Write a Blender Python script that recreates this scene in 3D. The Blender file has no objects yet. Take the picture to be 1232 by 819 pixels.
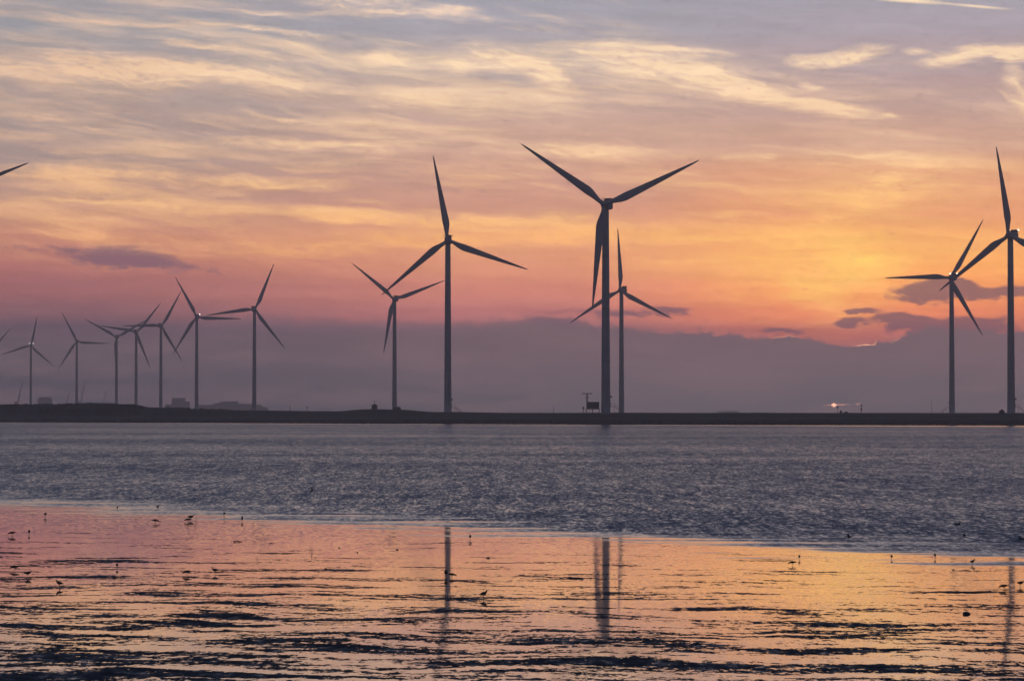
import bpy, bmesh, math, random
from mathutils import Vector, Matrix, noise as mnoise

random.seed(7)
R = math.radians
sc = bpy.context.scene
COL = sc.collection

# ------------------------------------------------------------------ camera
F = 3422.0                    # focal length in photo pixels (100 mm on 36 mm)
CAMH = 5.0
PITCH = math.atan(86.5 / F)
cam_d = bpy.data.cameras.new('camera')
cam_d.sensor_width = 36.0
cam_d.lens = 100.0
cam_d.clip_start = 0.5
cam_d.clip_end = 40000.0
cam = bpy.data.objects.new('camera', cam_d)
COL.objects.link(cam)
cam.location = (0, 0, CAMH)
cam.rotation_euler = (math.pi / 2 + PITCH, 0, 0)
sc.camera = cam


def ray(px, py):
    vx = (px - 616.0) / F
    vy = (409.5 - py) / F
    c, s = math.cos(PITCH), math.sin(PITCH)
    return Vector((vx, c - s * vy, s + c * vy))


def at(px, py, D):
    """point seen at a photo pixel, D metres out"""
    d = ray(px, py)
    return Vector((0, 0, CAMH)) + d * (D / d.y)


def ground(px, py, z=0.0):
    d = ray(px, py)
    return Vector((0, 0, CAMH)) + d * ((z - CAMH) / d.z)


def uv(px, py):
    d = ray(px, py)
    h = math.hypot(d.x, d.y)
    return math.atan2(d.x, d.y) * F, d.z / h * F


# ------------------------------------------------------------------ settings
sc.view_settings.view_transform = 'Standard'
sc.view_settings.look = 'None'
sc.view_settings.exposure = 0.0
sc.view_settings.gamma = 1.0
sc.view_settings.use_curve_mapping = False

SUN_AZ = R(6.7)               # sun behind the bank, right of centre
SUN_EL = R(1.2)
HAZE_K = 2.8e-4               # haze extinction per metre
HAZE_TOP = 152.0
HAZE_I = (0.074, 0.060, 0.082)   # air light the haze gives at infinite depth (measured)


def lin(c):
    out = []
    for v in c:
        v = v / 255.0
        out.append(v / 12.92 if v <= 0.04045 else ((v + 0.055) / 1.055) ** 2.4)
    return tuple(out)


# ------------------------------------------------------------------ node helper
class S:
    """a scalar socket with arithmetic"""
    def __init__(s, g, sock): s.g = g; s.k = sock
    def __add__(s, o): return s.g.m('ADD', s, o)
    def __radd__(s, o): return s.g.m('ADD', o, s)
    def __sub__(s, o): return s.g.m('SUBTRACT', s, o)
    def __rsub__(s, o): return s.g.m('SUBTRACT', o, s)
    def __mul__(s, o): return s.g.m('MULTIPLY', s, o)
    def __rmul__(s, o): return s.g.m('MULTIPLY', o, s)
    def __truediv__(s, o): return s.g.m('DIVIDE', s, o)
    def __rtruediv__(s, o): return s.g.m('DIVIDE', o, s)


class G:
    def __init__(s, tree):
        s.t = tree; s.n = tree.nodes; s.l = tree.links
    def put(s, inp, v):
        if isinstance(v, S): s.l.new(v.k, inp)
        elif isinstance(v, (tuple, list)):
            v = tuple(v)
            inp.default_value = v + (1.0,) if (len(v) == 3 and len(inp.default_value) == 4) else v
        else: inp.default_value = v
    def m(s, op, a, b=None, c=None, clamp=False):
        n = s.n.new('ShaderNodeMath'); n.operation = op; n.use_clamp = clamp
        s.put(n.inputs[0], a)
        if b is not None: s.put(n.inputs[1], b)
        if c is not None: s.put(n.inputs[2], c)
        return S(s, n.outputs[0])
    def vm(s, op, a, b=None):
        n = s.n.new('ShaderNodeVectorMath'); n.operation = op
        s.put(n.inputs[0], a)
        if b is not None: s.put(n.inputs[1], b)
        return S(s, n.outputs[0])
    def comb(s, x, y, z=0.0):
        n = s.n.new('ShaderNodeCombineXYZ')
        s.put(n.inputs[0], x); s.put(n.inputs[1], y); s.put(n.inputs[2], z)
        return S(s, n.outputs[0])
    def sep(s, v):
        n = s.n.new('ShaderNodeSeparateXYZ'); s.put(n.inputs[0], v)
        return [S(s, n.outputs[i]) for i in range(3)]
    def noise(s, vec, scale=1.0, detail=4.0, rough=0.55, dist=0.0, color=False):
        n = s.n.new('ShaderNodeTexNoise')
        s.put(n.inputs['Vector'], vec)
        n.inputs['Scale'].default_value = scale
        n.inputs['Detail'].default_value = detail
        n.inputs['Roughness'].default_value = rough
        n.inputs['Distortion'].default_value = dist
        return S(s, n.outputs['Color' if color else 'Fac'])
    def step(s, x, a, b, lo=0.0, hi=1.0):
        n = s.n.new('ShaderNodeMapRange'); n.interpolation_type = 'SMOOTHSTEP'; n.clamp = True
        s.put(n.inputs[0], x); s.put(n.inputs[1], a); s.put(n.inputs[2], b)
        s.put(n.inputs[3], lo); s.put(n.inputs[4], hi)
        return S(s, n.outputs[0])
    def ramp(s, x, stops, interp='EASE'):
        n = s.n.new('ShaderNodeValToRGB'); n.color_ramp.interpolation = interp
        e = n.color_ramp.elements
        stops = sorted(stops)
        e[0].position = stops[0][0]; e[0].color = tuple(stops[0][1]) + (1,)
        e[1].position = stops[-1][0]; e[1].color = tuple(stops[-1][1]) + (1,)
        for p, c in stops[1:-1]:
            k = e.new(p); k.color = tuple(c) + (1,)
        s.put(n.inputs[0], x)
        return S(s, n.outputs[0])
    def mix(s, f, a, b, mode='MIX'):
        n = s.n.new('ShaderNodeMix'); n.data_type = 'RGBA'; n.blend_type = mode
        n.clamp_factor = True
        s.put(n.inputs[0], f); s.put(n.inputs[6], a); s.put(n.inputs[7], b)
        return S(s, n.outputs[2])
    def blob(s, q, cx, cy, lx, ly, ang=0.0):
        """soft ellipse, 1 at the centre, 0 at its rim"""
        n = s.n.new('ShaderNodeMapping'); n.vector_type = 'TEXTURE'
        s.put(n.inputs[0], q)
        n.inputs[1].default_value = (cx, cy, 0)
        n.inputs[2].default_value = (0, 0, ang)
        n.inputs[3].default_value = (lx, ly, 1)
        g = s.n.new('ShaderNodeTexGradient'); g.gradient_type = 'SPHERICAL'
        s.l.new(n.outputs[0], g.inputs[0])
        return S(s, g.outputs['Fac'])


# ------------------------------------------------------------------ sky
world = bpy.data.worlds.new('World')
sc.world = world
world.use_nodes = True
wt = world.node_tree
wt.nodes.clear()
g = G(wt)
tc = wt.nodes.new('ShaderNodeTexCoord')
dx, dy, dz = g.sep(S(g, tc.outputs['Generated']))
U = g.m('ARCTAN2', dx, dy) * F
hyp = g.m('SQRT', g.m('MAXIMUM', dx * dx + dy * dy, 1e-4))
V = g.m('MINIMUM', dz / hyp * F, 20000.0)
Vc = g.m('MAXIMUM', V, 0.0)

# wind-blown warp of the cloud field
w1 = g.noise(g.comb(U * 0.0035, V * 0.010, 3.1), 1.0, 3.0, 0.5, color=True)
w1x, w1y, _ = g.sep(w1)
w2 = g.noise(g.comb(U * 0.016, V * 0.045, 8.4), 1.0, 4.0, 0.6, color=True)
w2x, w2y, _ = g.sep(w2)
qu = U + (w1x - 0.5) * 90.0 + (w2x - 0.5) * 34.0
qv = V + (w1y - 0.5) * 26.0 + (w2y - 0.5) * 13.0
Q = g.comb(qu, qv, 0.0)
P = g.comb(U, V, 0.0)


def vy(y): return uv(616, y)[1]


VM = 600.0


def rampy(stops):
    return g.ramp(qv2 / VM, [(max(0.0, vy(y)) / VM, lin(c)) for y, c in stops], 'EASE')


qv2 = g.m('MAXIMUM', V + (w1y - 0.5) * 14.0, 0.0)
left = rampy([(496, (80, 75, 94)), (440, (88, 79, 98)), (398, (103, 84, 101)), (375, (132, 95, 104)),
              (345, (155, 103, 107)), (318, (172, 112, 109)), (290, (192, 132, 116)), (262, (192, 142, 124)),
              (235, (178, 141, 131)), (195, (164, 142, 138)), (160, (165, 146, 143)), (120, (176, 154, 147)),
              (80, (176, 157, 153)), (40, (154, 152, 158)), (0, (162, 155, 160)), (-70, (140, 140, 152))])
mid = rampy([(496, (98, 89, 106)), (440, (108, 94, 110)), (400, (124, 97, 110)), (380, (180, 115, 116)),
             (350, (206, 132, 118)), (318, (218, 148, 120)), (285, (228, 162, 124)), (255, (206, 150, 131)),
             (215, (204, 154, 137)), (170, (202, 162, 146)), (120, (200, 169, 156)), (70, (186, 168, 165)),
             (30, (167, 161, 170)), (0, (164, 160, 171)), (-70, (140, 140, 152))])
right = rampy([(496, (104, 92, 108)), (440, (112, 95, 110)), (400, (180, 108, 104)), (380, (226, 133, 103)),
               (350, (244, 154, 102)), (320, (248, 168, 104)), (290, (240, 164, 108)), (255, (227, 155, 118)),
               (215, (224, 162, 127)), (170, (206, 163, 144)), (120, (187, 156, 151)), (70, (177, 158, 162)),
               (30, (172, 161, 170)), (0, (166, 160, 170)), (-70, (140, 140, 152))])
un = U + (w1x - 0.5) * 120.0
base = g.mix(g.step(un, -560.0, 40.0), left, mid)
base = g.mix(g.step(un, 20.0, 380.0), base, right)

# very fine drawn-out cirrus grain, tilted down to the right
sh = V + U * 0.085 + (w1y - 0.5) * 46.0
st1 = g.noise(g.comb(U * 0.0032, sh * 0.030, 1.0), 1.0, 5.0, 0.60)
st2 = g.noise(g.comb(U * 0.010, (V + U * 0.16 + (w1y - 0.5) * 60) * 0.085, 5.0), 1.0, 5.0, 0.62)
wisp = g.noise(g.comb(qu * 0.022, qv * 0.060, 9.0), 1.0, 6.0, 0.66, 0.6)
cir = g.step(st1, 0.45, 0.70) * 0.66 + g.step(st2, 0.50, 0.76) * 0.36
zone = g.step(V, 120.0, 215.0) * g.step(V, 560.0, 470.0, 0.0, 1.0)
# the clear grey-blue patch at the top right
clear = g.m('MULTIPLY', g.step(U, 60.0, 250.0), g.step(V, 395.0, 450.0))
cir = cir * zone * (1.0 - clear * 0.95) * g.step(U, 120.0, 420.0, 1.0, 0.55)


def strokes(lst, q):
    acc = None
    for (x0, y0, x1, y1, w, a) in lst:
        u0, v0 = uv(x0, y0); u1, v1 = uv(x1, y1)
        L = math.hypot(u1 - u0, v1 - v0) / 2 + w * 0.6
        b = g.blob(q, (u0 + u1) / 2, (v0 + v1) / 2, L, w, math.atan2(v1 - v0, u1 - u0))
        acc = b * a if acc is None else g.m('MULTIPLY_ADD', b, a, acc)
    return acc


# broad bright cirrus strokes: x0,y0,x1,y1,half width,strength (photo pixels)
bright = strokes([
    (-40, 80, 300, 92, 22, 1.0), (120, 66, 420, 108, 16, .7), (-20, 62, 130, 70, 10, .35),
    (230, 78, 420, 100, 26, .5), (700, 52, 900, 62, 4, .9), (720, 72, 880, 84, 4, .7), (800, 78, 960, 104, 4, .8), (840, 96, 1000, 132, 5, .8),
    (900, 106, 1070, 144, 5, .9), (760, 92, 940, 122, 4, .5), (0, 58, 160, 66, 4, .5), (180, 20, 430, 50, 5, .6), (130, 40, 400, 76, 5, .6),
    (240, 10, 420, 20, 4, .5), (0, 20, 220, 34, 5, .35), (260, 132, 420, 150, 4, .5), (610, 62, 690, 100, 5, .9), (560, 56, 640, 84, 4, .6),
    (690, 62, 800, 66, 4, .7), (0, 238, 230, 248, 3, .6), (640, 283, 760, 286, 3, .6), (905, 296, 1060, 300, 5, .6), (820, 262, 960, 256, 5, .3),
    (370, 10, 590, 20, 10, .75), (350, 2, 520, 4, 9, .6), (500, 16, 590, 16, 6, .5),
    (420, 62, 520, 75, 12, .8), (500, 66, 620, 86, 13, .6), (560, 60, 700, 90, 22, .6), (620, 70, 690, 110, 18, .75),
    (640, 56, 900, 64, 14, .65), (700, 50, 820, 52, 6, .5), (680, 76, 900, 86, 17, .85),
    (820, 86, 960, 126, 17, .8), (900, 118, 1060, 140, 13, .85), (740, 74, 980, 116, 36, .3), (970, 138, 1080, 142, 7, .5),
    (400, 108, 700, 130, 22, .35), (-40, 168, 200, 150, 12, .12),
    (-40, 206, 230, 212, 15, 1.0), (170, 214, 440, 228, 11, .9), (0, 226, 300, 232, 14, .3), (60, 290, 460, 300, 18, .3), (380, 286, 700, 292, 16, .45), (700, 316, 960, 318, 14, .4), (900, 228, 1232, 236, 26, .3), (40, 240, 330, 252, 8, .35),
    (330, 256, 480, 268, 11, .9), (420, 262, 640, 272, 14, .6), (200, 170, 420, 172, 12, .55), (320, 170, 560, 172, 7, .7),
    (380, 176, 560, 182, 11, .45), (560, 182, 860, 186, 11, .7), (640, 176, 760, 188, 14, .35),
    (540, 262, 760, 268, 15, .5), (600, 280, 1000, 284, 16, .45), (760, 288, 905, 289, 7, .85),
    (850, 190, 960, 188, 9, .55), (960, 184, 1240, 200, 12, .6), (980, 196, 1160, 224, 30, .3),
    (960, 262, 1100, 258, 26, .4), (880, 290, 1100, 288, 20, .5), (60, 322, 190, 320, 6, .3),
    (-20, 280, 180, 284, 10, .35), (300, 296, 520, 300, 14, .3), (430, 232, 520, 236, 8, .12),
    (960, 70, 1010, 70, 10, 1.0), (990, 70, 1090, 56, 10, 1.0), (1090, 62, 1130, 64, 6, .55),
    (1110, 78, 1200, 58, 12, 1.0), (1170, 62, 1290, 70, 15, 1.1), (1216, 85, 1232, 130, 20, .7), (1196, 108, 1225, 138, 9, .5),
    (962, 98, 984, 104, 7, .65), (900, 98, 925, 102, 7, .4),
], Q)
fib = g.noise(g.comb(qu * 0.010, (V + U * 0.11 + (w1y - 0.5) * 70.0 + (w2y - 0.5) * 22.0) * 0.16, 12.0), 1.0, 5.0, 0.62)
curl = g.noise(g.comb(qu * 0.05, qv * 0.11, 33.0), 1.0, 6.0, 0.72)
hair = g.noise(g.comb(qu * 0.018, (V + U * 0.20 + (w1y - 0.5) * 80.0 + (w2y - 0.5) * 34.0) * 0.42, 30.0), 1.0, 4.0, 0.65)
bright = bright * 1.25 * g.step(wisp, 0.28, 0.68, 0.45, 1.35) * g.step(fib, 0.30, 0.66, 0.55, 1.35) * g.step(hair, 0.28, 0.72, 0.66, 1.32) * g.step(curl, 0.30, 0.70, 0.78, 1.22)
dens = g.m('ADD', cir, bright * 0.95, clamp=True)
dens = g.m('MULTIPLY', dens, g.step(V, 150.0, 185.0), clamp=True)
cream = g.ramp(g.m('MAXIMUM', V, 0.0) / VM,
               [(150 / VM, lin((236, 150, 118))), (200 / VM, lin((250, 180, 118))), (260 / VM, lin((250, 196, 140))),
                (330 / VM, lin((248, 206, 166))), (420 / VM, lin((255, 220, 182))), (500 / VM, lin((250, 216, 190)))])
golden = g.mix(g.step(U, 60.0, 420.0) * g.step(V, 330.0, 180.0), cream, lin((255, 196, 116)))
leftc = g.mix(g.step(U, -100.0, -600.0) * 0.45, golden, lin((222, 170, 140)))
sky = g.mix(dens * 0.92, base, leftc)

# grey-blue gaps between the strokes
gaps = strokes([(-30, 48, 200, 42, 26, .8), (130, 58, 400, 84, 14, .7), (150, 118, 420, 132, 13, .5),
                (-30, 165, 200, 172, 16, .6), (420, 74, 520, 84, 7, .5), (560, 88, 610, 94, 9, .5), (200, 190, 440, 196, 14, .35),
                (400, 195, 560, 238, 22, .5), (640, 220, 860, 246, 22, .35), (600, 30, 1000, 24, 40, .5),
                (600, 90, 650, 106, 10, .5)], Q)
sky = g.mix(gaps * 0.55, sky, g.mix(g.step(V, 250.0, 400.0), lin((176, 138, 134)), lin((150, 150, 160))))

# sunset glow above the hidden sun
glow = strokes([(880, 330, 1110, 330, 75, .8), (930, 318, 1060, 318, 34, .75), (960, 340, 1020, 372, 36, .5),
                (980, 256, 1040, 256, 40, .25), (700, 300, 1232, 300, 80, .35)], P)
gn = g.noise(g.comb(qu * 0.008, qv * 0.040, 2.0), 1.0, 5.0, 0.6)
glow = g.m('MULTIPLY', glow, g.step(gn, 0.34, 0.66, 0.25, 1.35), clamp=True)
sky = g.mix(glow * 0.74, sky, lin((255, 190, 116)))
sky = g.mix(strokes([(985, 316, 1085, 312, 34, 1.0), (930, 345, 1010, 350, 26, .5)], Q) * g.step(gn, 0.32, 0.66, 0.4, 1.0), sky, lin((255, 206, 112)))
# thin streaks everywhere above the bank
sn = g.noise(g.comb(qu * 0.0075, (V + U * 0.03 + (w2y - 0.5) * 18.0) * 0.085, 21.0), 1.0, 6.0, 0.64)
sn2 = g.noise(g.comb(qu * 0.03, qv * 0.07, 25.0), 1.0, 5.0, 0.65)
tone = g.vm('SCALE', sky)
g.put(tone.k.node.inputs['Scale'], g.step(sn, 0.30, 0.70, 0.94, 1.07) * g.step(sn2, 0.25, 0.75, 0.98, 1.02))
sky = g.mix(1.0, sky, tone)

# pink and mauve bands low down on the left and centre
pink = strokes([(180, 340, 600, 352, 22, .35), (-30, 330, 300, 345, 26, .3), (-30, 300, 260, 312, 16, .3)], Q)
sky = g.mix(pink * 0.6, sky, lin((170, 112, 116)))

# ragged dark clouds floating over the bank
cn = g.noise(g.comb(U * 0.050, V * 0.11, 4.0), 1.0, 7.0, 0.68)
dq = g.comb(U + (w2x - 0.5) * 40.0, V + (w2y - 0.5) * 20.0 + (cn - 0.5) * 16.0, 0.0)
dark = strokes([(50, 303, 215, 312, 17, 1.0), (110, 312, 290, 324, 13, .6), (-20, 296, 80, 300, 10, .35), (1066, 352, 1190, 350, 16, 1.6), (1090, 386, 1240, 384, 9, .8),
                (1120, 344, 1180, 342, 10, 1.2), (1170, 354, 1260, 348, 13, 1.3), (1012, 374, 1068, 374, 6, 1.5),
                (1005, 390, 1045, 387, 8, 1.5), (1050, 384, 1125, 392, 13, 1.8), (1090, 398, 1240, 398, 16, 1.3),
                (690, 375, 800, 378, 9, .8), (770, 372, 830, 376, 9, .9), (590, 394, 720, 392, 13, 1.0),
                (615, 380, 700, 388, 8, .6), (900, 398, 990, 400, 6, 1.0), (800, 377, 836, 372, 6, .4),
                (640, 372, 720, 374, 6, .5), (170, 395, 420, 384, 16, .6)], dq)
darkf = g.step(dark * 1.15 + (cn - 0.5) * 1.9, 0.08, 0.82)
sky = g.mix(darkf * 0.80, sky, g.mix(g.step(U, -500.0, 450.0), lin((126, 97, 112)), lin((116, 90, 104))))

# the cloud bank along the horizon
edge_pts = [(0, 392), (120, 398), (200, 392), (300, 390), (400, 396), (520, 398), (580, 390), (640, 386), (700, 386),
            (760, 396), (800, 400), (840, 398), (875, 400), (905, 408), (930, 406), (955, 402), (978, 409),
            (1000, 416), (1018, 411), (1038, 415), (1065, 413), (1082, 411), (1092, 397), (1130, 392),
            (1170, 398), (1200, 400), (1240, 394)]
e_stops = []
for x, y in edge_pts:
    uu, _ = uv(x, y)
    vv = uv(x, y)[1]
    e_stops.append(((uu + 640) / 1280.0, (vv / 200.0,) * 3))
edge = g.ramp((U + 640.0) / 1280.0, e_stops, 'B_SPLINE')
er, _, _ = g.sep(edge)
fluff = g.noise(g.comb(U * 0.034, V * 0.045, 6.0), 1.0, 7.0, 0.62)
ev = er * 200.0 + (fluff - 0.5) * 36.0 - V
soft = g.step(U, -500.0, 330.0, 26.0, 1.5) + g.step(fluff, .3, .7) * 4.0
bankf = g.step(ev / soft, -1.0, 1.0)
bankc = g.mix(g.step(V, 0.0, 95.0), g.mix(g.step(U, -600, 350), lin((85, 81, 95)), lin((104, 95, 105))),
              g.mix(g.step(U, -600, 350), lin((100, 87, 98)), lin((117, 96, 106))))
bn = g.noise(g.comb(U * 0.006, V * 0.035, 7.0), 1.0, 5.0, 0.58)
bankc = g.mix(g.step(bn, 0.38, 0.66) * 0.42, bankc, lin((126, 102, 110)))
sky = g.mix(bankf, sky, bankc)
# lit rims on the bank and the sun's sliver through the low gap
rim = g.m('MULTIPLY', g.step(g.m('ABSOLUTE', ev + 0.3), 1.5, 0.2),
          strokes([(1028, 414, 1056, 413, 5, 1.1), (930, 405, 960, 404, 8, .35), (1075, 412, 1092, 410, 8, .3)], P), clamp=True)
sky = g.mix(rim, sky, (1.3, 0.62, 0.34))
sun1 = strokes([(1001.5, 487, 1004.5, 487, 2.8, 2.0)], P)
sun2 = strokes([(990, 487.4, 1024, 486.3, 1.5, .55), (1029, 486, 1036, 485.8, 1.5, .4)], P)
sunf = g.m('ADD', sun1, sun2 * 0.55, clamp=True)
# contrail, top right
con = strokes([(1030, -4, 1150, 5, 4.0, 1.2), (1130, 4, 1222, 12, 2.4, .9)], P)
sky = g.mix(con * 1.1, sky, lin((252, 222, 190)))

# seen through the ground haze the sky loses some light: the sky itself is stronger
sinel = g.m('MAXIMUM', dz, 1e-3)
path = g.m('MINIMUM', (HAZE_TOP - CAMH) / sinel, 9000.0)
T = g.m('EXPONENT', path * (-HAZE_K))
T = g.m('MAXIMUM', T, 0.09)
air = g.vm('SCALE', g.comb(*HAZE_I), None)
g.put(air.k.node.inputs['Scale'], 1.0 - T)
skyc = g.vm('SUBTRACT', sky, air)
inv = g.vm('SCALE', skyc, None)
g.put(inv.k.node.inputs['Scale'], 1.0 / T)
skyc = g.vm('MAXIMUM', inv, (0.0, 0.0, 0.0))
skyc = g.mix(sunf, skyc, (17.0, 6.6, 4.2))

# the clear upper and rear sky
nis = wt.nodes.new('ShaderNodeTexSky')
nis.sky_type = 'NISHITA'
nis.sun_disc = False
nis.sun_elevation = SUN_EL
nis.sun_rotation = SUN_AZ
nis.altitude = 0
nis.air_density = 1.0
nis.dust_density = 1.0
nis.ozone_density = 2.0
clr = g.vm('MULTIPLY', S(g, nis.outputs[0]), (0.12, 0.12, 0.12))
veil = g.mix(g.step(V, 400.0, 2200.0), lin((90, 106, 142)), lin((52, 70, 106)))
upper = g.mix(0.55, clr, veil)
back = g.mix(g.step(dz, 0.0, 0.35), lin((92, 92, 108)), lin((74, 82, 104)))
upper = g.mix(g.step(dy, 0.55, -0.2), upper, back)
fu = g.step(V, 500.0, 1050.0)
fa = g.step(dy, 0.93, 0.55)
outc = g.mix(g.m('MAXIMUM', fu, fa), skyc, upper)
bg = wt.nodes.new('ShaderNodeBackground')
bg.inputs[1].default_value = 1.0
g.put(bg.inputs[0], outc)
wo = wt.nodes.new('ShaderNodeOutputWorld')
wt.links.new(bg.outputs[0], wo.inputs[0])
world.cycles.sampling_method = 'MANUAL'
world.cycles.sample_map_resolution = 2048

# faint sun, hidden by the bank: only a weak broad warm light gets round it
sd = bpy.data.lights.new('sun', 'SUN')
sd.energy = 0.012
sd.angle = R(70)
sd.color = (1.0, 0.66, 0.42)
sun = bpy.data.objects.new('sun', sd)
COL.objects.link(sun)
sdir = Vector((math.sin(SUN_AZ) * math.cos(R(4)), math.cos(SUN_AZ) * math.cos(R(4)), math.sin(R(4))))
sun.rotation_euler = sdir.to_track_quat('Z', 'Y').to_euler()


# ------------------------------------------------------------------ materials
def mat(name):
    m = bpy.data.materials.new(name); m.use_nodes = True
    m.node_tree.nodes.clear()
    gg = G(m.node_tree)
    out = gg.n.new('ShaderNodeOutputMaterial')
    p = gg.n.new('ShaderNodeBsdfPrincipled')
    gg.l.new(p.outputs[0], out.inputs[0])
    return m, gg, p, out


def simple(name, c1, c2, scale=1.0, rough=0.6, detail=4.0, metal=0.0):
    m, gg, p, _ = mat(name)
    t = gg.n.new('ShaderNodeTexCoord')
    f = gg.noise(S(gg, t.outputs['Object']), scale, detail, 0.6)
    gg.put(p.inputs['Base Color'], gg.mix(gg.step(f, 0.35, 0.68), c1, c2))
    p.inputs['Roughness'].default_value = rough
    p.inputs['Metallic'].default_value = metal
    return m


M = {}
M['tower'] = simple('tower_paint', (.44, .43, .43), (.37, .36, .37), .15, .5)
M['blade'] = simple('blade_gelcoat', (.40, .40, .41), (.33, .33, .34), .1, .4)
M['nacelle'] = simple('nacelle_paint', (.30, .30, .31), (.25, .25, .26), .4, .8)
M['red'] = simple('red_marking_paint', (.42, .035, .03), (.34, .03, .03), .5, .5)
M['dark'] = simple('dark_steel', (.05, .05, .055), (.08, .075, .07), 2, .6, metal=.3)
M['concrete'] = simple('concrete', (.30, .29, .27), (.20, .195, .185), .7, .9)
M['hut'] = simple('hut_panel', (.12, .12, .13), (.16, .16, .16), 1, .7)
M['masonry'] = simple('far_masonry', (.24, .21, .19), (.30, .27, .25), .1, .9)
M['window'] = simple('dark_glass', (.03, .035, .045), (.05, .055, .065), .3, .2)
M['crane'] = simple('crane_steel', (.10, .10, .12), (.14, .12, .12), .2, .6)
M['stone'] = simple('wet_stone', (.03, .03, .035), (.06, .055, .05), 8, .5)
M['wood'] = simple('wet_driftwood', (.05, .035, .03), (.08, .06, .045), 6, .7)
M['bird'] = simple('brown_plumage', (.045, .04, .038), (.09, .08, .075), 30, .8)
M['bird2'] = simple('grey_plumage', (.08, .08, .085), (.13, .13, .135), 30, .8)
M['beak'] = simple('beak_and_leg_skin', (.05, .025, .02), (.07, .035, .02), 30, .6)
M['scrub'] = simple('scrub_leaves', (.020, .024, .014), (.034, .034, .022), .3, .8)

m, gg, p, o = mat('tower_paint_with_joints')
t_ = gg.n.new('ShaderNodeTexCoord')
tx, ty, tz = gg.sep(S(gg, t_.outputs['Object']))
f_ = gg.noise(gg.comb(tx * 1.5, ty * 1.5, tz * .06), 1, 4, .6)
jn = gg.m('ABSOLUTE', gg.m('FRACT', tz / 22.5) - 0.5)
tc_ = gg.mix(gg.step(f_, .35, .68), (.44, .43, .43), (.34, .33, .335))
tc_ = gg.mix(gg.step(jn, .488, .496), tc_, (.16, .16, .17))
gg.put(p.inputs['Base Color'], tc_)
p.inputs['Roughness'].default_value = .5
M['tower'] = m
m, gg, p, o = mat('aviation_light_lens')
em = gg.n.new('ShaderNodeEmission'); em.inputs[0].default_value = (1, .93, .90, 1); em.inputs[1].default_value = 7
gg.l.new(em.outputs[0], o.inputs[0]); M['lamp'] = m
m = simple('unlit_lens', (.5, .5, .52), (.4, .4, .42), 1, .2); M['lens'] = m

# ---- land
m, gg, p, _ = mat('dike_grass_and_stone')
geo = gg.n.new('ShaderNodeNewGeometry')
px_, py_, pz_ = gg.sep(S(gg, geo.outputs['Position']))
n1 = gg.noise(gg.comb(px_ * .02, py_ * .05, pz_ * .9), 1, 5, .6)
n2 = gg.noise(gg.comb(px_ * .4, py_ * .3, pz_ * 2.0), 1, 5, .7)
grass = gg.mix(gg.step(n1, .4, .62), (.026, .027, .018), (.050, .043, .031))
stone = gg.mix(gg.step(n2, .35, .65), (.02, .02, .02), (.042, .038, .036))
zz = pz_ + (n1 - 0.5) * 1.2
c = gg.mix(gg.step(zz, 1.2, 1.8), stone, grass)
c = gg.mix(gg.step(gg.m('ABSOLUTE', zz - 2.55), .28, .1) * .6, c, (.085, .075, .065))
c = gg.mix(gg.step(n2, .55, .75) * .4, c, (.03, .034, .02))
gg.put(p.inputs['Base Color'], c)
p.inputs['Roughness'].default_value = .95
M['land'] = m


def water_slopes(gg, X, Y):
    """slopes of small wind waves, longer-crested across the view"""
    gust = gg.noise(gg.comb(X * .006, Y * .012, 0), 1, 3, .55)
    gust2 = gg.noise(gg.comb(X * .03, Y * .03, 4), 1, 3, .5)
    return gust, gust2


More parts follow.
